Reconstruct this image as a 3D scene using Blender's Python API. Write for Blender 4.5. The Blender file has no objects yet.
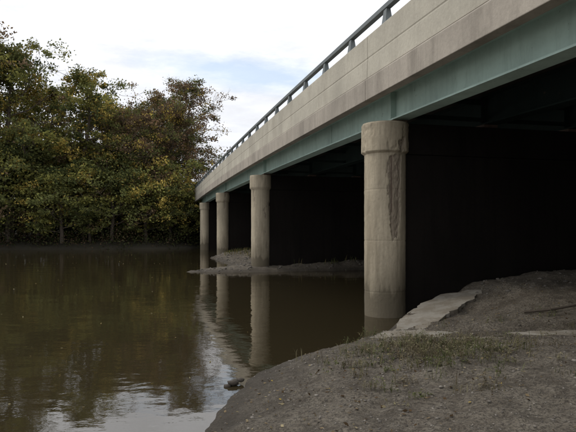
import bpy, math, random
import numpy as np
from mathutils import Vector
random.seed(3); rng=np.random.default_rng(5)
scene=bpy.context.scene
# ---------------------------------------------------------------- helpers
def _hash(ix,iy,iz,seed):
    n=(ix.astype(np.int64)*374761393+iy.astype(np.int64)*668265263+iz.astype(np.int64)*2147483647+seed*1274126177)&0xffffffff
    n=((n^(n>>13))*1274126177)&0xffffffff
    n=(n^(n>>16))
    return (n&0xffff)/65535.0
def vn(x,y,z=None,seed=0):
    x=np.asarray(x,float);y=np.asarray(y,float)
    z=np.zeros_like(x) if z is None else np.asarray(z,float)
    ix,iy,iz=np.floor(x),np.floor(y),np.floor(z)
    fx,fy,fz=x-ix,y-iy,z-iz
    fx=fx*fx*(3-2*fx);fy=fy*fy*(3-2*fy);fz=fz*fz*(3-2*fz)
    r=0
    for a in (0,1):
        for b in (0,1):
            for c in (0,1):
                w=(fx if a else 1-fx)*(fy if b else 1-fy)*(fz if c else 1-fz)
                r=r+w*_hash(ix+a,iy+b,iz+c,seed)
    return r
def fbm(x,y,z=None,o=4,seed=0):
    r=0;a=.5;f=1.0
    for i in range(o):
        r=r+a*(vn(x*f,y*f,None if z is None else z*f,seed+i)-.5)*2
        a*=.5;f*=2.03
    return r
def mesh_obj(name,verts,faces,mat=None,col=None,smooth=False,parent=None):
    me=bpy.data.meshes.new(name)
    verts=np.asarray(verts,dtype=np.float32)
    if isinstance(faces,np.ndarray):
        k=faces.shape[1];n=faces.shape[0]
        me.vertices.add(len(verts));me.vertices.foreach_set('co',verts.ravel())
        me.loops.add(n*k);me.loops.foreach_set('vertex_index',faces.astype(np.int32).ravel())
        me.polygons.add(n)
        me.polygons.foreach_set('loop_start',np.arange(0,n*k,k,dtype=np.int32))
        me.polygons.foreach_set('loop_total',np.full(n,k,dtype=np.int32))
        me.update(calc_edges=True)
    else:
        me.from_pydata(verts.tolist(),[],faces);me.update()
    me.validate()
    if col is not None:
        at=me.color_attributes.new('Col','FLOAT_COLOR','POINT')
        c=np.ones((len(verts),4),dtype=np.float32);c[:,:3]=col
        at.data.foreach_set('color',c.ravel())
    if smooth: me.polygons.foreach_set('use_smooth',np.ones(len(me.polygons),dtype=bool))
    if mat: 
        for m in (mat if isinstance(mat,list) else [mat]): me.materials.append(m)
    ob=bpy.data.objects.new(name,me);scene.collection.objects.link(ob)
    if parent: ob.parent=parent
    return ob
class MB:
    def __init__(s): s.v=[];s.f=[];s.n=0
    def add(s,v,f):
        s.v.append(np.asarray(v,float));s.f+= [tuple(i+s.n for i in q) for q in f];s.n+=len(v)
    def verts(s): return np.concatenate(s.v)
# ---------------------------------------------------------------- materials
def newmat(name):
    m=bpy.data.materials.new(name);m.use_nodes=True
    nt=m.node_tree;nt.nodes.clear()
    out=nt.nodes.new('ShaderNodeOutputMaterial')
    return m,nt,out
def N(nt,t,**kw):
    n=nt.nodes.new(t)
    for k,v in kw.items():
        setattr(n,k,v)
    return n
def noise(nt,vec,scale,detail=6,rough=.6,sc=None):
    if sc is not None:
        mp=N(nt,'ShaderNodeMapping');mp.inputs['Scale'].default_value=sc
        nt.links.new(vec,mp.inputs['Vector']);vec=mp.outputs[0]
    n=N(nt,'ShaderNodeTexNoise');n.inputs['Scale'].default_value=scale;n.inputs['Detail'].default_value=detail
    n.inputs['Roughness'].default_value=rough
    nt.links.new(vec,n.inputs['Vector']);return n.outputs['Fac']
def ramp(nt,fac,stops):
    r=N(nt,'ShaderNodeValToRGB');e=r.color_ramp.elements
    e[0].position=stops[0][0];e[1].position=stops[-1][0]
    def c(x): return (x,x,x,1) if not isinstance(x,(tuple,list)) else (*x,1)
    e[0].color=c(stops[0][1]);e[1].color=c(stops[-1][1])
    for p,x in stops[1:-1]:
        q=e.new(p);q.color=c(x)
    nt.links.new(fac,r.inputs[0]);return r.outputs[0]
def mix(nt,fac,a,b,mode='MIX'):
    m=N(nt,'ShaderNodeMix');m.data_type='RGBA';m.blend_type=mode
    for s,v in ((m.inputs[0],fac),(m.inputs[6],a),(m.inputs[7],b)):
        if isinstance(v,(int,float)): s.default_value=v
        elif isinstance(v,(tuple,list)): s.default_value=(*v,1)
        else: nt.links.new(v,s)
    return m.outputs[2]
def finish(nt,out,col,rough=.9,bumps=None,dist=.01,strength=.6,metallic=0,spec=.3):
    p=N(nt,'ShaderNodeBsdfPrincipled')
    if isinstance(col,(tuple,list)): p.inputs['Base Color'].default_value=(*col,1)
    else: nt.links.new(col,p.inputs['Base Color'])
    p.inputs['Roughness'].default_value=rough;p.inputs['Metallic'].default_value=metallic
    p.inputs['Specular IOR Level'].default_value=spec
    if bumps is not None:
        b=N(nt,'ShaderNodeBump');b.inputs['Distance'].default_value=dist;b.inputs['Strength'].default_value=strength
        nt.links.new(bumps,b.inputs['Height']);nt.links.new(b.outputs[0],p.inputs['Normal'])
    nt.links.new(p.outputs[0],out.inputs[0]);return p
def concrete(name,base,dark,stain=.6,wet=True,sfreq=(2.2,2.2,.30),spec=.3,fine=.5,dirt=0):
    m,nt,out=newmat(name)
    g=N(nt,'ShaderNodeNewGeometry').outputs['Position']
    n1=noise(nt,g,.6,8,.65);n2=noise(nt,g,14,6,.7);st=noise(nt,g,1.0,8,.68,sfreq);bl=noise(nt,g,2.4,7,.72)
    s2=noise(nt,g,1.0,6,.6,(9,9,.25))
    c=mix(nt,ramp(nt,n1,[(.32,0),(.68,1)]),tuple(x*.74 for x in base),tuple(min(1,x*1.14) for x in base))
    c=mix(nt,ramp(nt,st,[(.48,0),(.64,stain),(.8,stain)]),c,dark)
    c=mix(nt,ramp(nt,s2,[(.54,0),(.68,fine)]),c,tuple(x*.8 for x in dark))
    c=mix(nt,ramp(nt,bl,[(.55,0),(.66,.45)]),c,tuple(x*.66 for x in base))
    c=mix(nt,ramp(nt,bl,[(.30,.4),(.40,0)]),c,tuple(min(1,x*1.25) for x in base))
    c=mix(nt,ramp(nt,n2,[(.35,0),(.75,.35)]),c,tuple(x*.55 for x in base))
    if dirt: c=mix(nt,ramp(nt,bl,[(.44,0),(.54,dirt)]),c,(.12,.10,.073))
    if wet:
        sp=N(nt,'ShaderNodeSeparateXYZ');nt.links.new(g,sp.inputs[0])
        ad=N(nt,'ShaderNodeMath',operation='MULTIPLY_ADD');nt.links.new(st,ad.inputs[0]);ad.inputs[1].default_value=-1.2;nt.links.new(sp.outputs[2],ad.inputs[2])
        c=mix(nt,ramp(nt,ad.outputs[0],[(0.0,.85),(.12,.5),(1.0,0)]),c,(.075,.062,.04))
    h=N(nt,'ShaderNodeMath',operation='ADD');nt.links.new(n2,h.inputs[0]);nt.links.new(bl,h.inputs[1])
    finish(nt,out,c,.92,h.outputs[0],.012,.7,spec=spec);return m
M_par=concrete('parapet_concrete',(.40,.37,.30),(.24,.215,.17),.45,wet=False,fine=.16,sfreq=(1.2,1.2,.35))
M_edge=concrete('edge_beam_concrete',(.32,.285,.235),(.15,.13,.105),.55,wet=False,fine=.25,sfreq=(1.4,1.4,.35))
M_col=concrete('column_concrete',(.35,.30,.215),(.17,.14,.095),.6,sfreq=(3.0,3.0,.4),fine=.4)
M_spall=concrete('spalled_concrete',(.265,.222,.165),(.15,.12,.085),.6)
M_wall=concrete('pier_wall_shaded',(.013,.011,.0095),(.008,.007,.006),.7,wet=False,spec=.05)  # near-black base: the shade under the deck is put into the colour
M_deck=concrete('deck_soffit_shaded',(.045,.040,.034),(.022,.02,.017),.7,wet=False,spec=.05)  # concrete darkened so its colour carries the under-deck shade
M_slab=concrete('old_slab_concrete',(.225,.205,.168),(.14,.125,.10),.4,wet=False,fine=.1,dirt=.75)
def steel(name,base,dirt=.8,spec=.3):
    m,nt,out=newmat(name)
    g=N(nt,'ShaderNodeNewGeometry').outputs['Position']
    n1=noise(nt,g,.5,8,.7);st=noise(nt,g,1,8,.75,(3,3,.5));n3=noise(nt,g,6,8,.75)
    c=mix(nt,ramp(nt,n1,[(.35,0),(.7,1)]),tuple(x*.78 for x in base),tuple(x*1.12 for x in base))
    c=mix(nt,ramp(nt,st,[(.50,0),(.68,.5*dirt)]),c,tuple(x*.45 for x in base))
    c=mix(nt,ramp(nt,n3,[(.62,0),(.68,.8*dirt)]),c,(.09,.06,.04))
    finish(nt,out,c,.6,n3,.004,.4,spec=spec);return m
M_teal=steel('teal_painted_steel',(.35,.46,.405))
M_tealshade=steel('teal_steel_shaded',(.018,.027,.024),spec=.05)  # shaded copy of the teal paint, darkened to imitate shadow between girders
M_rail=steel('railing_steel',(.115,.13,.13),.3)
M_rust=steel('rusty_rebar',(.11,.075,.055),1)
def ground_mat():
    m,nt,out=newmat('mud_and_gravel')
    g=N(nt,'ShaderNodeNewGeometry').outputs['Position']
    n1=noise(nt,g,.55,8,.65);n2=noise(nt,g,5,8,.7);n3=noise(nt,g,30,6,.8);n4=noise(nt,g,1.7,8,.75);n5=noise(nt,g,75,3,.7)
    c=mix(nt,ramp(nt,n1,[(.36,0),(.64,1)]),(.110,.088,.062),(.195,.166,.124))
    c=mix(nt,ramp(nt,n2,[(.42,0),(.62,.75)]),c,(.245,.213,.165))
    c=mix(nt,ramp(nt,n4,[(.48,0),(.58,.75)]),c,(.070,.055,.037))
    c=mix(nt,ramp(nt,n3,[(.42,.9),(.55,0)]),c,(.045,.036,.026))
    c=mix(nt,ramp(nt,n5,[(.58,0),(.66,.7)]),c,(.30,.27,.215))
    sp=N(nt,'ShaderNodeSeparateXYZ');nt.links.new(g,sp.inputs[0])
    ad=N(nt,'ShaderNodeMath',operation='MULTIPLY_ADD');nt.links.new(n2,ad.inputs[0]);ad.inputs[1].default_value=-.14;nt.links.new(sp.outputs[2],ad.inputs[2])
    wet=ramp(nt,ad.outputs[0],[(0.0,.75),(.08,.35),(.26,0)])
    c=mix(nt,wet,c,(.038,.03,.02))
    f=N(nt,'ShaderNodeMath',operation='MULTIPLY_ADD');nt.links.new(sp.outputs[1],f.inputs[0]);f.inputs[1].default_value=.1;f.inputs[2].default_value=-5.2;f.use_clamp=True
    c=mix(nt,f.outputs[0],c,(.020,.017,.009))
    h=N(nt,'ShaderNodeMath',operation='ADD');nt.links.new(n2,h.inputs[0]);nt.links.new(n3,h.inputs[1])
    finish(nt,out,c,.9,h.outputs[0],.05,1.0);return m
M_ground=ground_mat()
def water_mat():
    m,nt,out=newmat('river_water')
    g=N(nt,'ShaderNodeNewGeometry').outputs['Position']
    n1=noise(nt,g,1.0,3,.5,(.8,1.1,1));n2=noise(nt,g,1.0,3,.55,(4.2,5.5,1));n3=noise(nt,g,.09,3,.5)
    a=N(nt,'ShaderNodeMath',operation='MULTIPLY_ADD');nt.links.new(n1,a.inputs[0]);a.inputs[1].default_value=1.0
    b2=N(nt,'ShaderNodeMath',operation='MULTIPLY');nt.links.new(n2,b2.inputs[0]);b2.inputs[1].default_value=.22
    nt.links.new(b2.outputs[0],a.inputs[2])
    b=N(nt,'ShaderNodeBump');b.inputs['Distance'].default_value=.024;nt.links.new(a.outputs[0],b.inputs['Height'])
    nt.links.new(ramp(nt,n3,[(.35,.2),(.65,.7)]),b.inputs['Strength'])
    d=N(nt,'ShaderNodeBsdfDiffuse');nt.links.new(mix(nt,n3,(.019,.0145,.0072),(.028,.022,.011)),d.inputs[0])
    gl=N(nt,'ShaderNodeBsdfGlossy');gl.inputs['Roughness'].default_value=.03;gl.inputs['Color'].default_value=(.95,.93,.9,1)
    fr=N(nt,'ShaderNodeFresnel');fr.inputs['IOR'].default_value=2.0
    for x in (gl,fr,d): nt.links.new(b.outputs[0],x.inputs['Normal'])
    ms=N(nt,'ShaderNodeMixShader');nt.links.new(fr.outputs[0],ms.inputs[0]);nt.links.new(d.outputs[0],ms.inputs[1]);nt.links.new(gl.outputs[0],ms.inputs[2])
    nt.links.new(ms.outputs[0],out.inputs[0]);return m
M_water=water_mat()
def leaf_mat(name,tr=.3):
    m,nt,out=newmat(name)
    a=N(nt,'ShaderNodeVertexColor');a.layer_name='Col'
    d=N(nt,'ShaderNodeBsdfDiffuse');t=N(nt,'ShaderNodeBsdfTranslucent')
    nt.links.new(a.outputs[0],d.inputs[0]);nt.links.new(a.outputs[0],t.inputs[0])
    ms=N(nt,'ShaderNodeMixShader');ms.inputs[0].default_value=tr
    nt.links.new(d.outputs[0],ms.inputs[1]);nt.links.new(t.outputs[0],ms.inputs[2]);nt.links.new(ms.outputs[0],out.inputs[0]);return m
M_leaf=leaf_mat('leaves')
def bark():
    m,nt,out=newmat('bark');g=N(nt,'ShaderNodeNewGeometry').outputs['Position']
    n=noise(nt,g,1,6,.7,(9,9,2));finish(nt,out,mix(nt,n,(.04,.031,.022),(.10,.08,.06)),.95,n,.02,1);return m
M_bark=bark()
def stone_mat():
    m,nt,out=newmat('stone');a=N(nt,'ShaderNodeVertexColor');a.layer_name='Col'
    g=N(nt,'ShaderNodeNewGeometry').outputs['Position'];n=noise(nt,g,40,5,.7)
    finish(nt,out,mix(nt,ramp(nt,n,[(.3,.0),(.7,.6)]),a.outputs[0],(.07,.058,.045)),.9,n,.004,.6);return m
M_stone=stone_mat()
def asphalt():
    m,nt,out=newmat('asphalt');g=N(nt,'ShaderNodeNewGeometry').outputs['Position'];n=noise(nt,g,30,5,.7)
    finish(nt,out,mix(nt,n,(.035,.035,.036),(.075,.073,.07)),.9,n,.005,.5);return m
M_asph=asphalt()

# ---------------------------------------------------------------- bridge frame
CX,CY=2.37,13.5
U=np.array([-.2380,.9713]);V=np.array([.9713,.2380])
def camb(u):
    u=np.asarray(u,float)
    a=5.12-.0003*(u-40)**2
    z10=5.12-.0003*2500
    b=z10+.012*(u+10)
    return np.where(u<-10,b,a)
def P(u,v,z):
    return np.array([CX+U[0]*u+V[0]*v,CY+U[1]*u+V[1]*v,z])
SP=15.96;W=28.0
PIERS=[-SP,0,SP,2*SP,3*SP]
UA,UB=-2*SP,4*SP
# ---------------------------------------------------------------- terrain
def sdist(px,py,poly):
    poly=np.array(poly,float);n=len(poly)
    best=np.full(px.shape,1e9);inside=np.zeros(px.shape,bool)
    for i in range(n):
        a=poly[i];b=poly[(i+1)%n];e=b-a
        t=np.clip(((px-a[0])*e[0]+(py-a[1])*e[1])/(e@e),0,1)
        d=np.hypot(px-a[0]-t*e[0],py-a[1]-t*e[1]);best=np.minimum(best,d)
        c=((a[1]>py)!=(b[1]>py))
        with np.errstate(divide='ignore',invalid='ignore'):
            xi=(b[0]-a[0])*(py-a[1])/(b[1]-a[1]+1e-12)+a[0]
        inside^=(c&(px<xi))
    return np.where(inside,best,-best)
near=[(-.82,5.64),(-.74,6.9),(-.42,8.04),(.2,9.1),(1.0,9.9),(1.55,10.5),(2.15,11.4),(2.8,12.6),(3.3,13.4),(4.2,15),(8,19),(30,24),(200,40),(900,60),(900,-400),(-60,-400),(-30,-100),(-5,-30),(-2.2,-5),(-1.1,3)]
bar=[(-5.2,27.6),(-3.4,27.2),(-1,27.5),(1.5,28.4),(4,29),(8,30),(20,32),(60,40),(60,60),(2,52),(-4.2,47),(-5.9,42),(-4.3,36),(-3.2,31),(-4.2,29)]
far=[(-900,20),(-200,40),(-80,54),(-31,60.5),(-22,61.5),(-15,63),(-11.5,66),(-9,73),(10,78),(60,84),(200,70),(900,90),(900,900),(-900,900)]
SL1=[(1.45,9.75),(2.0,9.15),(3.2,8.45),(4.6,8.0),(6.5,7.6),(9.5,7.3),(9.6,8.4),(6.6,8.75),(4.8,9.05),(3.4,9.45),(2.5,10.0),(1.8,10.25)]
PL1=(.075,-.01,.165)
SL2=[(1.95,10.45),(2.45,10.25),(3.2,11.2),(4.0,12.1),(4.6,12.9),(3.7,13.05),(3.0,12.5),(2.35,11.5)]
PL2=(.17,.075,-1.04)
def terrain(x,y,flat=True):
    x=np.asarray(x,float);y=np.asarray(y,float)
    wx=fbm(x*.9,y*.9,seed=3,o=4)*.25
    s1=sdist(x,y,near)+wx*.7
    s2=sdist(x,y,bar)+wx*1.5
    s3=sdist(x,y,far)+wx*3
    def prof(s,a,l,k):
        return np.where(s>0,a*(1-np.exp(-np.maximum(s,0)/l))+k*np.maximum(s,0),np.maximum(s*.35,-1.2))
    z1=prof(s1,.42,1.6,.055);z1=np.minimum(z1,3+0*z1)
    u=(x-CX)*U[0]+(y-CY)*U[1];v=(x-CX)*V[0]+(y-CY)*V[1]
    berm=.55*np.exp(-((u+.6)/2.6)**2)*np.clip((v-.9)/1.3,0,1)
    z1=z1+np.where(s1>0,berm*np.clip(s1/.7,0,1),0)
    z2=prof(s2,.28,.8,.0)+np.where(s2>0,np.clip((v-.2)*.16,0,.75)*np.clip(s2/2.5,0,1)+.22*np.exp(-((x+4.3)/1.2)**2-((y-41.5)/2.2)**2),0)
    z3=prof(s3,.9,2.0,.08);z3=np.minimum(z3,5)
    z=np.maximum(np.maximum(z1,z2),z3)
    dv=np.maximum(np.maximum(-.3-v,v-(W+.3)),0)
    du=np.maximum(u-(UA-.3),0)
    e1=camb(np.minimum(u,UA))+1.0-np.hypot(du*3,dv)/1.7
    du2=np.maximum((UB+.3)-u,0)
    e2=camb(np.clip(u,UB,UB+30))+1.0-np.hypot(du2*3,dv)/1.7
    z=np.maximum(z,np.maximum(e1,e2))
    land=np.clip(np.maximum(np.maximum(s1,s2),s3)/.5,0,1)
    rough=fbm(x*2.1,y*2.1,seed=11,o=5)*.08+fbm(x*9,y*9,seed=23,o=3)*.026
    z=z+rough*(.25+.75*land)
    if flat:
        for poly,pl in ((SL1,PL1),(SL2,PL2)):
            sd=sdist(x,y,poly)+wx*.5
            t=np.clip((sd+.25)/.3,0,1);t=t*t*(3-2*t)
            pz=pl[0]*x+pl[1]*y+pl[2]-.028+fbm(x*1.6,y*1.6,seed=91,o=5)*.12
            z=z*(1-t)+pz*t
    return z
def axis(segs):
    out=[]
    for a,b,st in segs: out.append(np.arange(a,b,st))
    return np.concatenate(out)
gx=axis([(-900,-120,60),(-120,-40,4),(-40,-8,.7),(-8,-2,.12),(-2,9,.045),(9,60,1.0),(60,200,10),(200,901,100)])
gy=axis([(-400,-40,40),(-40,2.5,.7),(2.5,14.5,.045),(14.5,55,.25),(55,100,1.2),(100,300,20),(300,901,100)])
GX,GY=np.meshgrid(gx,gy,indexing='ij')
GZ=terrain(GX,GY)
nx,ny=GX.shape
vs=np.stack([GX.ravel(),GY.ravel(),GZ.ravel()],1)
i=np.arange(nx-1)[:,None]*ny+np.arange(ny-1)[None,:]
fs=np.stack([i,i+ny,i+ny+1,i+1],-1).reshape(-1,4)
mesh_obj('ground',vs,fs,M_ground,smooth=True)
mesh_obj('river_water',[(-900,-400,0),(900,-400,0),(900,900,0),(-900,900,0)],[(0,1,2,3)],M_water)
def tz(x,y): return float(terrain(np.array([x]),np.array([y]))[0])

# ---------------------------------------------------------------- bridge
bridge=bpy.data.objects.new('highway_bridge',None);scene.collection.objects.link(bridge)
def sweep(mb,prof,u0,u1,step=2.0):
    n=max(1,int(math.ceil((u1-u0)/step)));us=np.linspace(u0,u1,n+1);k=len(prof)
    vv=[]
    for u in us:
        c=float(camb(u))
        for (v,dz) in prof: vv.append(P(u,v,c+dz))
    ff=[]
    for a in range(n):
        for b in range(k):
            b2=(b+1)%k
            ff.append((a*k+b,(a+1)*k+b,(a+1)*k+b2,a*k+b2))
    ff.append(tuple(range(k)));ff.append(tuple(reversed([n*k+b for b in range(k)])))
    mb.add(vv,ff)
def fixn(ob):
    import bmesh
    bm=bmesh.new();bm.from_mesh(ob.data);bmesh.ops.recalc_face_normals(bm,faces=bm.faces);bm.to_mesh(ob.data);bm.free()
def bobj(mb,name,mat,bev=0,smooth=False):
    ob=mesh_obj(name,mb.verts(),mb.f,mat,parent=bridge,smooth=smooth);fixn(ob)
    if bev:
        b=ob.modifiers.new('b','BEVEL');b.width=bev;b.segments=2;b.limit_method='ANGLE'
    return ob
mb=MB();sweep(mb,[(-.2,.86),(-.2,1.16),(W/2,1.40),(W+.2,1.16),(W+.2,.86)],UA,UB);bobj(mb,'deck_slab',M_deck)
mb=MB();sweep(mb,[(-.10,1.17),(-.10,1.20),(W/2,1.46),(W+.10,1.20),(W+.10,1.17)],UA-60,UB+60,4);bobj(mb,'road_surface',M_asph)
def mir(p): return [(W-v,z) for v,z in p]
edge=[(-.52,.56),(-.28,.56),(.10,.845),(-.205,.845),(-.205,1.10),(-.47,1.10),(-.52,1.05)]
par=[(-.47,1.105),(-.15,1.105),(-.19,2.14),(-.44,2.14),(-.46,2.12),(-.46,1.60),(-.45,1.59),(-.45,1.565),(-.46,1.555)]
mbe=MB();mbp=MB()
cuts=[UA]+PIERS+[UB]
for a,b in zip(cuts[:-1],cuts[1:]):
    sweep(mbe,edge,a+.010,b-.010);sweep(mbe,mir(edge),a+.010,b-.010)
    sweep(mbp,par,a+.009,b-.009);sweep(mbp,mir(par),a+.009,b-.009)
bobj(mbe,'edge_beam',M_edge,.012);bobj(mbp,'parapet',M_par,.012)
mb=MB()
def box(mb,u0,u1,v0,v1,d0,d1):
    vv=[]
    for u in (u0,u1):
        c=float(camb(u))
        for v in (v0,v1):
            for d in (d0,d1): vv.append(P(u,v,c+d))
    mb.add(vv,[(0,1,3,2),(4,6,7,5),(0,4,5,1),(2,3,7,6),(0,2,6,4),(1,5,7,3)])
for vc in (-.31,W+.31):
    sweep(mb,[(vc-.07,2.50),(vc+.07,2.50),(vc+.07,2.61),(vc-.07,2.61)],UA,UB+.0)
    u=UA+1.2
    while u<UB:
        box(mb,u-.16,u+.16,vc-.11,vc+.11,2.141,2.165)
        c=float(camb(u))
        a=.12;b=.08
        vv=[P(u+dx*w,vc+dy*w2,c+z) for z,w,w2 in ((2.166,a,.09),(2.498,b,.05)) for dx,dy in ((-1,-1),(1,-1),(1,1),(-1,1))]
        mb.add(vv,[(0,1,2,3),(7,6,5,4)]+[(k,(k+1)%4+0,(k+1)%4+4,k+4) for k in range(4)])
        u+=2.3
bobj(mb,'railing',M_rail,.006)
def girder(mb,vc,full):
    sweep(mb,[(vc-.2,.10),(vc+.2,.10),(vc+.2,.135),(vc+.012,.137),(vc+.012,.82),(vc+.17,.822),(vc+.17,.845),(vc-.17,.845),(vc-.17,.822),(vc-.012,.82),(vc-.012,.137),(vc-.2,.135)],UA,UB,2)
    for pu in cuts:
        for off in ((0,) if pu in PIERS else ()):
            for s in (-1,1):
                box(mb,pu-.012,pu+.012,vc+s*.014,vc+s*.16,.138,.819)
GV=.30
mb=MB();girder(mb,GV,True)
for m_ in cuts[:-1]:
    uu=m_+SP*.33; box(mb,uu-.28,uu+.28,GV-.026,GV-.013,.17,.79)
girder(mb,W-GV,True);bobj(mb,'outer_girder',M_teal)
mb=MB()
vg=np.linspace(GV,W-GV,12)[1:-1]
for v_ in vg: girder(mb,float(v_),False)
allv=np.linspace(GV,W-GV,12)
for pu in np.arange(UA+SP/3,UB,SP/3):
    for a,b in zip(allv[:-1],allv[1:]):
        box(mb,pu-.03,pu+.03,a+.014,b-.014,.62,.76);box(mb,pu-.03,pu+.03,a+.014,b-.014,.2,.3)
bobj(mb,'inner_girders',M_tealshade)
mb=MB()
for pu in PIERS:
    for v_ in allv: box(mb,pu-.2,pu+.2,v_-.19,v_+.19,.012,.099)
bobj(mb,'bearings',M_rust)
def column(pu,vc,idx,detail):
    c=float(camb(pu));o=P(pu,vc,0)
    nt_=240 if detail else 64;nz=420 if detail else 90
    zs=np.linspace(-1.0,c,nz);th=np.linspace(0,2*np.pi,nt_,endpoint=False)
    TH,ZS=np.meshgrid(th,zs)
    capz=c-.74
    t=np.clip((ZS-capz)/.05,0,1)
    R=.5+.075*t
    R=np.where(ZS>c-.02,R-.015,R)
    X=np.cos(TH);Y=np.sin(TH)
    s=idx*7
    R=R+fbm(X*2+s,Y*2,ZS*1.3,o=4,seed=5)*.008+fbm(X*9+s,Y*9,ZS*9,o=3,seed=9)*.005
    wear=np.clip(fbm(X*3+s,Y*3,ZS*2.5,o=5,seed=31)-.12,0,1)
    R=R-t*wear*.08
    for zz in np.arange(.6,capz,1.22): R=R-.006*np.exp(-((ZS-zz)/.012)**2)
    mask=np.zeros_like(R)
    if detail:
        thc=math.radians(-73)
        dth=(TH-thc+np.pi)%(2*np.pi)-np.pi
        nz_=fbm(X*6,Y*6,ZS*5,o=5,seed=77)
        wdt=np.interp(ZS,[1.75,2.0,2.3,3.0,capz-.2,capz+.05],[.06,.2,.28,.36,.42,.38])
        e=(wdt-np.abs(dth)+nz_*.16)/.06
        ztop=np.clip((capz-.02-ZS+nz_*.1)/.04,0,1);zbot=np.clip((ZS-1.85+nz_*.45)/.06,0,1)
        mask=np.clip(e,0,1)*ztop*zbot
        R=R-mask*(.020+.018*(fbm(X*11,Y*11,ZS*11,o=5,seed=41)))
        # strip where the outer bar lost its cover
        R=R-mask*.014*np.exp(-((dth+.16)/.05)**2)
        m2=np.clip((.18-np.abs(dth-.30)+nz_*.25)/.06,0,1)*np.clip((c-.46-ZS+nz_*.25)/.05,0,1)*t
        R=R-m2*.03;mask=np.maximum(mask,m2)
    else:
        nz_=fbm(X*2.5+s,Y*2.5,ZS*1.5+s,o=4,seed=77)
        mask=np.clip((nz_-.34)/.05,0,1)*(ZS>.8);R=R-mask*.02
    vv=np.stack([o[0]+R*X,o[1]+R*Y,ZS],-1).reshape(-1,3)
    a=np.arange(nz-1)[:,None]*nt_+np.arange(nt_)[None,:]
    b=np.arange(nz-1)[:,None]*nt_+(np.arange(nt_)[None,:]+1)%nt_
    f=np.stack([a,b,b+nt_,a+nt_],-1).reshape(-1,4)
    n=len(vv);vv=np.vstack([vv,[[o[0],o[1],c]]])
    ff=[tuple(q) for q in f.tolist()]+[((nz-1)*nt_+k,(nz-1)*nt_+(k+1)%nt_,n) for k in range(nt_)]
    ob=mesh_obj('column',vv,ff,[M_col,M_spall],parent=bridge,smooth=True)
    mk=mask.reshape(-1)
    idxs=f[:,0];sel=(mk[idxs]>.4)
    mi=np.zeros(len(ff),dtype=np.int32);mi[:len(sel)]=sel
    ob.data.polygons.foreach_set('material_index',mi)
    try: ob.data.set_sharp_from_angle(angle=math.radians(50))
    except Exception: pass
for k,pu in enumerate(PIERS):
    column(pu,0,k,pu==0);column(pu,W,k+9,False)
mb=MB()
def tube(mb,p0,p1,r0,r1,n=6):
    p0=np.array(p0,float);p1=np.array(p1,float);d=p1-p0;L=np.linalg.norm(d)
    if L<1e-6: return
    d/=L;a=np.cross(d,[0,0,1.]) if abs(d[2])<.9 else np.cross(d,[1.,0,0]);a/=np.linalg.norm(a);b=np.cross(d,a)
    vv=[];
    for p,r in ((p0,r0),(p1,r1)):
        for k in range(n):
            t=2*math.pi*k/n;vv.append(p+r*(math.cos(t)*a+math.sin(t)*b))
    mb.add(vv,[(k,(k+1)%n,(k+1)%n+n,k+n) for k in range(n)]+[tuple(range(n))[::-1],tuple(range(n,2*n))])
for ang in (-82,-64):
    t=math.radians(ang);x=CX+.472*math.cos(t);y=CY+.472*math.sin(t)
    tube(mb,(x,y,2.5),(x,y,3.85),.011,.011)
bobj(mb,'exposed_rebar',M_rust)
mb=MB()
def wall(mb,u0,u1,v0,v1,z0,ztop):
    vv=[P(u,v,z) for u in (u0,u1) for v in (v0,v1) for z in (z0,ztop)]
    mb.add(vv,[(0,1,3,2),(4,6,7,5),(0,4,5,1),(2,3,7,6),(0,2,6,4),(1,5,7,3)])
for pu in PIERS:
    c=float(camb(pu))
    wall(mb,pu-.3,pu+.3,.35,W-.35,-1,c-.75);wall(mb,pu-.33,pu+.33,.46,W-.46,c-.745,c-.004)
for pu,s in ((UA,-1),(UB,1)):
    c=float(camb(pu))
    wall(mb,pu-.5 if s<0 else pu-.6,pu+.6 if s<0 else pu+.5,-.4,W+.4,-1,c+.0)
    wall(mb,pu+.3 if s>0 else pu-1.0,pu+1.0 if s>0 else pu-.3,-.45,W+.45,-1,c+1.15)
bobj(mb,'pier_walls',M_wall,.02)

# ---------------------------------------------------------------- broken slabs
def slab(name,pts,pl):
    import bmesh
    bm=bmesh.new()
    n=len(pts)
    P2=[]
    for k in range(n):
        a=np.array(pts[k]);b=np.array(pts[(k+1)%n]);m=max(1,int(np.linalg.norm(b-a)/.10))
        for j in range(m): P2.append(a+(b-a)*j/m+rng.normal(0,.028,2))
    def zt(p): return pl[0]*p[0]+pl[1]*p[1]+pl[2]
    top=[bm.verts.new((p[0],p[1],zt(p)+rng.normal(0,.006))) for p in P2]
    bot=[bm.verts.new((p[0],p[1],zt(p)-.35)) for p in P2]
    N_=len(P2)
    bm.faces.new(top)
    for k in range(N_): bm.faces.new((top[k],bot[k],bot[(k+1)%N_],top[(k+1)%N_]))
    bmesh.ops.triangulate(bm,faces=[f for f in bm.faces if len(f.verts)>4])
    me=bpy.data.meshes.new(name);bmesh.ops.recalc_face_normals(bm,faces=bm.faces);bm.to_mesh(me);bm.free()
    me.materials.append(M_slab);ob=bpy.data.objects.new(name,me);scene.collection.objects.link(ob)
    bv=ob.modifiers.new('b','BEVEL');bv.width=.012;bv.segments=2;bv.limit_method='ANGLE';return ob
slab('broken_concrete_slab',SL1,PL1)
slab('broken_concrete_slab',SL2,PL2)

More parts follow.
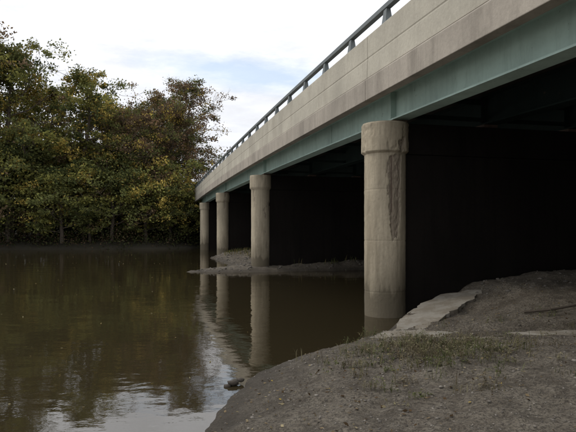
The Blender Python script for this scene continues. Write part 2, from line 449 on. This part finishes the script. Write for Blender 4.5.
# ---------------------------------------------------------------- stones
def ico():
    import bmesh
    bm=bmesh.new();bmesh.ops.create_icosphere(bm,subdivisions=1,radius=1)
    v=np.array([x.co[:] for x in bm.verts]);f=np.array([[q.index for q in p.verts] for p in bm.faces]);bm.free();return v,f
IV,IF=ico()
def stones(name,pos,size,cols):
    n=len(pos);A=[];F=[];C=[]
    for k in range(n):
        v=IV*(1+rng.normal(0,.16,(len(IV),1)))*np.array([1,rng.uniform(.6,1),rng.uniform(.35,.7)])*size[k]
        t=rng.uniform(0,6.28);c,s=math.cos(t),math.sin(t)
        v=v@np.array([[c,s,0],[-s,c,0],[0,0,1]])
        A.append(v+pos[k]);F.append(IF+k*len(IV));C.append(np.tile(cols[k],(len(IV),1)))
    return mesh_obj(name,np.concatenate(A),np.concatenate(F),M_stone,col=np.concatenate(C))
x=rng.uniform(-1,9,32000);y=rng.uniform(3,14,32000)
keep=(fbm(x*.8,y*.8,seed=51)+rng.uniform(-.5,.5,len(x)))>.12
x,y=x[keep],y[keep];z=terrain(x,y);k=(z>.01)&(z<1.5);x,y,z=x[k],y[k],z[k]
x,y,z=x[:8000],y[:8000],z[:8000]
sz=np.clip(rng.lognormal(-4.8,.5,len(x)),.004,.035)
g_=rng.uniform(.06,.22,len(x));g_[rng.uniform(size=len(x))<.05]=.29;cols=np.stack([g_,g_*.9,g_*.76],1)
stones('gravel',np.stack([x,y,z+sz*.1],1),sz,cols)
x=rng.uniform(3.0,6.5,300);y=rng.uniform(11.6,13.6,300);z=terrain(x,y);k=z>.02;x,y,z=x[k][:50],y[k][:50],z[k][:50]
sz=rng.uniform(.02,.08,len(x));g_=rng.uniform(.06,.13,len(x))
stones('riprap',np.stack([x,y,z],1),sz,np.stack([g_,g_*.9,g_*.76],1))
x=rng.uniform(-6,6,1800);y=rng.uniform(27,48,1800);z=terrain(x,y);k=z>.03;x,y,z=x[k],y[k],z[k]
sz=rng.uniform(.03,.10,len(x));g_=rng.uniform(.05,.13,len(x))
stones('bar_stones',np.stack([x,y,z],1),sz,np.stack([g_,g_*.9,g_*.76],1))
stones('shore_rock',np.array([(-.73,7.35,.03),(-.63,7.42,.05),(-.80,7.28,.01)]),[.085,.06,.05],np.array([[.03,.024,.018]]*3))

# ---------------------------------------------------------------- leaves scattered
def leafquads(pos,size,nrm_up,cols,name,mat):
    n=len(pos)
    a=rng.normal(size=(n,3));
    if nrm_up: 
        a[:,2]*=.15
    a/=np.linalg.norm(a,axis=1)[:,None]
    b=rng.normal(size=(n,3))
    if nrm_up: b[:,2]*=.15
    b-=a*(a*b).sum(1)[:,None];b/=np.linalg.norm(b,axis=1)[:,None]
    s=size[:,None]
    v=np.stack([pos-a*s,pos+b*s*.55,pos+a*s,pos-b*s*.55],1).reshape(-1,3)
    f=np.arange(4*n).reshape(-1,4)
    return mesh_obj(name,v,f,mat,col=np.repeat(cols,4,axis=0))
def pal(n,choices,w):
    c=np.array(choices)[rng.choice(len(choices),n,p=w)]
    return c*rng.uniform(.7,1.25,(n,1))
x=rng.uniform(-1,8,6000);y=rng.uniform(3.5,13,6000);z=terrain(x,y);k=z>.02
k&=(fbm(x*1.1,y*1.1,seed=61)+rng.uniform(-.3,.3,len(x)))>-.05
x,y,z=x[k][:2400],y[k][:2400],z[k][:2400]
leafquads(np.stack([x,y,z+.012],1),rng.uniform(.010,.030,len(x)),True,pal(len(x),[(.16,.12,.07),(.06,.04,.022),(.24,.20,.12),(.34,.25,.07)],[.4,.37,.2,.03]),'fallen_leaves',M_leaf)
x=rng.uniform(-24,1.5,2600);y=rng.uniform(5,50,2600);z=terrain(x,y);k=(z<-.02)&((fbm(x*.25,y*.12,seed=66)+rng.uniform(-.35,.35,len(x)))>.12)
x,y=x[k][:380],y[k][:380]
leafquads(np.stack([x,y,np.full(len(x),.008)],1),rng.uniform(.012,.032,len(x)),True,pal(len(x),[(.22,.17,.075),(.15,.11,.055),(.27,.235,.13)],[.5,.3,.2]),'floating_leaves',M_leaf)

# ---------------------------------------------------------------- weeds
V_=[];F_=[];C_=[];cnt=0
def blade(x,y,z,h,w,lean,az,col):
    global cnt
    d=np.array([math.cos(az),math.sin(az),0]);p=np.array([-d[1],d[0],0])
    pts=[np.array([x,y,z-.02]),np.array([x,y,z])+d*lean*h*.35+np.array([0,0,h*.55]),np.array([x,y,z])+d*lean*h+np.array([0,0,h*(1-.35*lean)])]
    ws=[w,w*.8,w*.1]
    for q,ww in zip(pts,ws): V_.append(q-p*ww);V_.append(q+p*ww);C_.extend([col,col])
    F_.append((cnt,cnt+1,cnt+3,cnt+2));F_.append((cnt+2,cnt+3,cnt+5,cnt+4));cnt+=6
def leaflet(c,r,col):
    global cnt
    a=np.random.default_rng(cnt).normal(size=3);a[2]*=.5;a/=np.linalg.norm(a);b=np.cross(a,[0,0,1.]);b/=np.linalg.norm(b)
    for q in (c-a*r,c+b*r*.5,c+a*r,c-b*r*.5): V_.append(q);C_.append(col)
    F_.append((cnt,cnt+1,cnt+2,cnt+3));cnt+=4
for _ in range(480):
    if random.random()<.65: tx=random.gauss(2.0,.65);ty=random.gauss(7.5,.65)
    else: tx=random.uniform(.7,5.5);ty=random.uniform(5.2,10.5)
    z=tz(tx,ty)
    if z<.12: continue
    if float(sdist(np.array([tx]),np.array([ty]),SL1)[0])>-.02 and random.random()<.8: continue
    col0=random.choice([(.095,.10,.045),(.07,.078,.035),(.17,.15,.09),(.135,.12,.065),(.10,.08,.05),(.15,.13,.09)])
    hh=random.uniform(.04,.22);k0=random.random()
    for b in range(random.randint(3,12)):
        c=np.array(col0)*random.uniform(.6,1.35)
        bx=tx+random.gauss(0,.07);by=ty+random.gauss(0,.07);h_=hh*random.uniform(.4,1.3);ln=random.uniform(.1,1.3);az=random.uniform(0,6.28)
        blade(bx,by,z,h_,random.uniform(.0015,.004),ln,az,c)
        if k0<.6:
            for _q in range(6):
                t=random.uniform(.2,1.0)
                leaflet(np.array([bx+math.cos(az)*ln*h_*t*.7+random.gauss(0,.012),by+math.sin(az)*ln*h_*t*.7+random.gauss(0,.012),z+h_*t*(1-.3*ln)]),random.uniform(.008,.022),c)
mesh_obj('weeds',np.array(V_),[tuple(f) for f in F_],M_leaf,col=np.array(C_))
V_=[];F_=[];C_=[];cnt=0
for _ in range(900):
    tx=random.uniform(-5.5,6);ty=random.uniform(29,47);z=tz(tx,ty)
    if z<.3 : continue
    for b in range(5): 
        blade(tx+random.gauss(0,.12),ty+random.gauss(0,.12),z,random.uniform(.12,.4),.014,random.uniform(.1,.8),random.uniform(0,6.28),np.array(random.choice([(.08,.09,.035),(.16,.13,.06)])))
mesh_obj('bar_grass',np.array(V_),np.array(F_),M_leaf,col=np.array(C_))
mb=MB();pp=[(4.35,10.2),(4.8,10.1),(5.3,10.16),(5.9,10.02),(6.6,9.95)]
pz=[(a,b,tz(a,b)+.05) for a,b in pp]
for k_ in range(4): tube(mb,pz[k_],pz[k_+1],.03-.005*k_,.025-.005*k_)
tube(mb,pz[2],(5.5,10.45,pz[2][2]+.18),.02,.008)
mesh_obj('driftwood_branch',mb.verts(),mb.f,M_bark)

# ---------------------------------------------------------------- trees
def tree_mesh(name,seed,H,cr,base,nl,cols,w,leafs=.2,dens=90,twigs=True,cl=1.15):
    r=np.random.default_rng(seed);mb=MB();centers=[]
    pts=[np.array([0,0,-.5])];n=9
    for k in range(1,n+1):
        pts.append(np.array([math.sin(k*.7+seed)*.03*H*(k/n),math.cos(k*.9+seed)*.03*H*(k/n),H*.9*k/n]))
    rb=.017*H+.05
    for k in range(n): tube(mb,pts[k],pts[k+1],rb*(1-k/n)**.8+.02,rb*(1-(k+1)/n)**.8+.02,8)
    for j in range(nl):
        t=base+(1-base)*((j+.5)/nl)**.9
        k=min(n-1,int(t*n));p0=pts[k]+(pts[k+1]-pts[k])*(t*n-k)
        rad=cr*(math.sin(math.pi*min(1,max(.0,(t-base)/(1-base)*.80+.17)))**.7)*r.uniform(.6,1.2)
        az=j*2.4+r.uniform(-.5,.5)
        rise=r.uniform(.25,.7)*rad*(.5+t)
        q=p0;dirn=np.array([math.cos(az),math.sin(az),0])
        r0=rb*.42*(1-t*.7)
        for s_ in range(4):
            f=(s_+1)/4
            q2=p0+dirn*rad*f+np.array([r.normal(0,.15),r.normal(0,.15),rise*f**1.4])
            tube(mb,q,q2,r0*(1-s_/4.3),r0*(1-(s_+1)/4.3),5)
            if s_>=1:
                for b in range(3):
                    sd=r.normal(size=3);sd[2]=abs(sd[2])*.7;sd/=np.linalg.norm(sd);L=rad*r.uniform(.18,.42)+.3
                    e=q2+sd*L;tube(mb,q2,e,r0*.28,.012,4)
                    if twigs:
                        for _ in range(4):
                            td=sd+r.normal(0,.6,3);td/=np.linalg.norm(td);st=q2+(e-q2)*r.uniform(.4,1)
                            tube(mb,st,st+td*r.uniform(.5,1.2),.014,.006,3)
                    centers.append(e)
            q=q2
            if s_>=1: centers.append(q2)
    centers.append(pts[-1])
    for _ in range(4): centers.append(pts[-1]+r.normal(0,.7,3)*np.array([1,1,.7]))
    centers=np.array(centers);m=len(centers)
    keep=r.uniform(size=m)<.88
    centers=centers[keep];m=len(centers)
    cn=r.integers(int(dens*.3),int(dens*1.6),m);idx=np.repeat(np.arange(m),cn)
    crad=r.uniform(.5,1.4,m)*cl
    d=r.normal(size=(len(idx),3));d/=np.linalg.norm(d,axis=1)[:,None]
    rr=r.uniform(0,1,len(idx))**.6
    pos=centers[idx]+d*(rr*crad[idx])[:,None]*np.array([1,1,.62])
    base_c=np.array(cols)[r.choice(len(cols),m,p=w)]*r.uniform(.6,1.3,(m,1))
    c=base_c[idx]*r.uniform(.7,1.35,(len(idx),1))
    sub=r.uniform(size=len(idx))<.15;c[sub]=np.array(cols)[r.choice(len(cols),sub.sum(),p=w)]
    nlv=len(idx)
    a=r.normal(size=(nlv,3));a/=np.linalg.norm(a,axis=1)[:,None]
    b=r.normal(size=(nlv,3));b-=a*(a*b).sum(1)[:,None];b/=np.linalg.norm(b,axis=1)[:,None]
    s=r.uniform(.55,1.2,(nlv,1))*leafs
    lv=np.stack([pos-a*s,pos+b*s*.6,pos+a*s,pos-b*s*.6],1).reshape(-1,3)
    bv=mb.verts();nb=len(bv)
    lf=(np.arange(4*nlv).reshape(-1,4)+nb)
    me=bpy.data.meshes.new(name)
    faces=mb.f+[tuple(q) for q in lf.tolist()]
    me.from_pydata(np.vstack([bv,lv]).tolist(),[],faces)
    me.materials.append(M_bark);me.materials.append(M_leaf)
    mi=np.zeros(len(faces),dtype=np.int32);mi[len(mb.f):]=1;me.polygons.foreach_set('material_index',mi)
    at=me.color_attributes.new('Col','FLOAT_COLOR','POINT')
    cc=np.ones((nb+len(lv),4),dtype=np.float32);cc[:nb,:3]=.08;cc[nb:,:3]=np.repeat(c,4,axis=0)
    at.data.foreach_set('color',cc.ravel());me.update();return me
OL=(.105,.112,.040);YG=(.180,.175,.050);YE=(.36,.27,.07);BR=(.150,.105,.062);RU=(.19,.12,.07);DG=(.062,.075,.030)
green=[tree_mesh('cottonwood_a',1,22,6.2,.2,28,[OL,YG,YE,DG,BR],[.40,.29,.11,.14,.06],dens=78,leafs=.165),
       tree_mesh('cottonwood_b',2,22,5.6,.22,26,[OL,YG,YE,BR],[.32,.38,.22,.08],dens=72,leafs=.165),
       tree_mesh('cottonwood_c',3,22,5.2,.2,26,[YG,YE,OL,DG],[.38,.28,.26,.08],dens=66,leafs=.165)]
rust=[tree_mesh('maple_a',4,18,5.4,.2,30,[BR,RU,OL,YE],[.38,.24,.26,.12],dens=50,leafs=.14,cl=1.0),
      tree_mesh('maple_b',5,18,5.2,.2,30,[RU,BR,YE,OL],[.26,.36,.12,.26],dens=44,leafs=.14,cl=1.0)]
shrub=[tree_mesh('willow_a',6,7,3.4,.12,18,[OL,YG,DG,YE],[.46,.28,.18,.08],dens=55,leafs=.13,twigs=False,cl=.8),
       tree_mesh('willow_b',7,7,3.2,.12,18,[YG,OL,YE,BR],[.32,.38,.14,.16],dens=50,leafs=.13,twigs=False,cl=.8)]
def place(name,me,px,d,H,H0,rot,wide=1.0):
    X=(px-288)/553*d
    ob=bpy.data.objects.new(name,me);scene.collection.objects.link(ob)
    s=H/H0;ob.scale=(s*wide,s*wide,s);ob.location=(X,d,tz(X,d)-.1);ob.rotation_euler=(0,0,rot)
T=[(0,10,64,23.0,0),(1,-28,63,24,1),(2,-75,64,22,2),(0,-130,66,23,3),(1,-190,70,22,4),
   (1,50,69,19.5,2.2),(2,84,66,20.5,.7),(2,32,74,19,3.3),(0,102,76,18,5)]
for k,px,d,H,r_ in T: place('cottonwood_tree',green[k],px,d,H,22,r_)
T=[(0,126,69,16.0,.4),(1,150,70,17.0,2),(0,174,71.5,17.0,3.5),(1,188,76,18,5),(1,114,77,16.5,1.2),(0,162,78,18,2.6),(1,138,80,18,.9)]
for k,px,d,H,r_ in T: place('maple_tree',rust[k],px,d,H,18,r_)
T=[(0,-60,60,8,0),(1,-25,61,9,1),(0,8,63,10,2),(1,38,63.5,7,3),(0,62,63,8.5,4),(1,90,64,6,5),(0,112,64.5,8,1.4),(1,146,65.5,7.5,3.8),(0,170,67,6,.3),(1,188,69.5,7,2.9),(0,-110,60,8,3),(1,-160,60,9,2),(0,20,67,11,4),(1,72,68,11,1),(0,128,69,10,1),(1,158,70,10,3.1)]
for k,px,d,H,r_ in T: place('willow_shrub',shrub[k],px,d,H,7,r_,1.15)
def mass(name,xs,ys,hs,n,ls,cols,w):
    m=len(xs);cn=n//m;idx=np.repeat(np.arange(m),cn)
    z0=terrain(xs,ys)
    d=rng.normal(size=(len(idx),3));d/=np.linalg.norm(d,axis=1)[:,None]
    rr=rng.uniform(0,1,len(idx))**.45
    zc=rng.uniform(.05,1,m)*hs
    pos=np.stack([xs[idx],ys[idx],(z0+zc)[idx]],1)+d*rr[:,None]*np.array([1.9,1.9,1.4])
    bc=np.array(cols)[rng.choice(len(cols),m,p=w)]*rng.uniform(.6,1.3,(m,1))
    leafquads(pos,rng.uniform(.6,1.2,len(idx))*ls,False,bc[idx]*rng.uniform(.7,1.3,(len(idx),1)),name,M_leaf)
m=900
xs=rng.uniform(-130,-17,m);ys=rng.uniform(76,100,m)
mass('distant_woods',xs,ys,9+5*vn(xs*.12,ys*.1,seed=4),40000,.4,[OL,YG,BR,DG],[.35,.2,.2,.25])
m=600
xs=rng.uniform(24,140,m);ys=rng.uniform(88,115,m)
mass('distant_woods',xs,ys,9+7*vn(xs*.12,ys*.1,seed=8),15000,.5,[OL,YG,BR,DG],[.35,.2,.2,.25])
m=520;shaded=lambda c,k:tuple(k*q for q in c)
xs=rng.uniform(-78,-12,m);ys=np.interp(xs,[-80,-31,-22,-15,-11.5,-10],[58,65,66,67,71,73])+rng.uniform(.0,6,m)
mass('undergrowth',xs,ys,np.full(m,4.2),22000,.30,[shaded(OL,.5),shaded(BR,.4),shaded(DG,.6)],[.35,.3,.35])  # leaf tones scaled down to paint the shade beneath the trees
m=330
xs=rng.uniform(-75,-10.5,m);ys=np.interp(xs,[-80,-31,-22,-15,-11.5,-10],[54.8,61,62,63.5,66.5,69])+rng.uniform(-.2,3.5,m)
mass('bank_brush',xs,ys,rng.uniform(.4,1.6,m),22000,.12,[shaded(OL,.4),shaded(BR,.4),shaded(DG,.7)],[.35,.35,.3])  # dimmed leaf colours stand in for the shadow along the waterline

# ---------------------------------------------------------------- world, light, camera
EL,AZv=42,(-.93,.36)
w=bpy.data.worlds.new('World');scene.world=w;w.use_nodes=True;nt=w.node_tree;nt.nodes.clear()
out=nt.nodes.new('ShaderNodeOutputWorld');bg=nt.nodes.new('ShaderNodeBackground');bg.inputs[1].default_value=.1
sky=nt.nodes.new('ShaderNodeTexSky');sky.sky_type='NISHITA';sky.sun_disc=False
sky.sun_elevation=math.radians(EL);sky.sun_rotation=math.atan2(AZv[0],AZv[1])
tc=nt.nodes.new('ShaderNodeTexCoord').outputs['Generated']
sp=N(nt,'ShaderNodeSeparateXYZ');nt.links.new(tc,sp.inputs[0])
def M(op,a,b=None,c=None,clamp=False):
    n=N(nt,'ShaderNodeMath',operation=op);n.use_clamp=clamp
    for k,x in enumerate((a,b,c)):
        if x is None: continue
        if isinstance(x,(int,float)): n.inputs[k].default_value=x
        else: nt.links.new(x,n.inputs[k])
    return n.outputs[0]
z=sp.outputs[2]
n1=noise(nt,tc,3.0,8,.6,(1,1,3.5));n2=noise(nt,tc,7.0,7,.62,(1,1,4))
wp=M('MULTIPLY_ADD',n2,.7,-.35)
dx=M('DIVIDE',M('SUBTRACT',sp.outputs[0],-.045),.17);dz=M('DIVIDE',M('SUBTRACT',M('MULTIPLY_ADD',sp.outputs[0],.06,z),.268),.026)
dy=M('DIVIDE',M('SUBTRACT',sp.outputs[1],.96),.4)
L=M('SQRT',M('ADD',M('ADD',M('MULTIPLY',dx,dx),M('MULTIPLY',dz,dz)),M('MULTIPLY',dy,dy)))
gap=M('MULTIPLY',M('SUBTRACT',1.3,M('MULTIPLY_ADD',wp,2.4,L)),1.2,clamp=True)
g2=M('MULTIPLY',M('SUBTRACT',n1,.55),5,clamp=True)
gapf=M('MAXIMUM',M('MULTIPLY',gap,.8),M('MULTIPLY',g2,.35))
zen=M('MULTIPLY_ADD',M('MAXIMUM',z,0),1.0,0,clamp=True)
bri=M('MULTIPLY_ADD',M('POWER',zen,1.5),16.0,8.1)
bri=M('MULTIPLY',bri,M('MULTIPLY_ADD',n2,.7,.66))
cl=N(nt,'ShaderNodeCombineColor')
nt.links.new(M('MULTIPLY',bri,.965),cl.inputs[0]);nt.links.new(M('MULTIPLY',bri,.985),cl.inputs[1]);nt.links.new(M('MULTIPLY',bri,1.04),cl.inputs[2])
skc=mix(nt,1.0,sky.outputs[0],(2.5,2.15,1.85),'MULTIPLY')
colr=mix(nt,gapf,cl.outputs[0],skc)
nt.links.new(colr,bg.inputs[0]);nt.links.new(bg.outputs[0],out.inputs[0])
sun=bpy.data.lights.new('sun','SUN');sun.energy=1.1;sun.angle=math.radians(12);sun.color=(1,.93,.82)
so=bpy.data.objects.new('sun',sun);scene.collection.objects.link(so)
h=math.cos(math.radians(EL));nn=math.hypot(*AZv)
dirv=Vector((AZv[0]/nn*h,AZv[1]/nn*h,math.sin(math.radians(EL))))
so.rotation_euler=dirv.to_track_quat('Z','Y').to_euler();so.location=(-20,10,30)
cam=bpy.data.cameras.new('camera');co=bpy.data.objects.new('camera',cam);scene.collection.objects.link(co)
co.location=(0,0,2.05);co.rotation_euler=(math.radians(90),0,0)
cam.sensor_width=36;cam.lens=36*553/576;cam.shift_y=15/576;cam.clip_end=3000;cam.clip_start=.05
scene.camera=co
scene.view_settings.view_transform='Standard';scene.view_settings.look='None';scene.view_settings.exposure=0
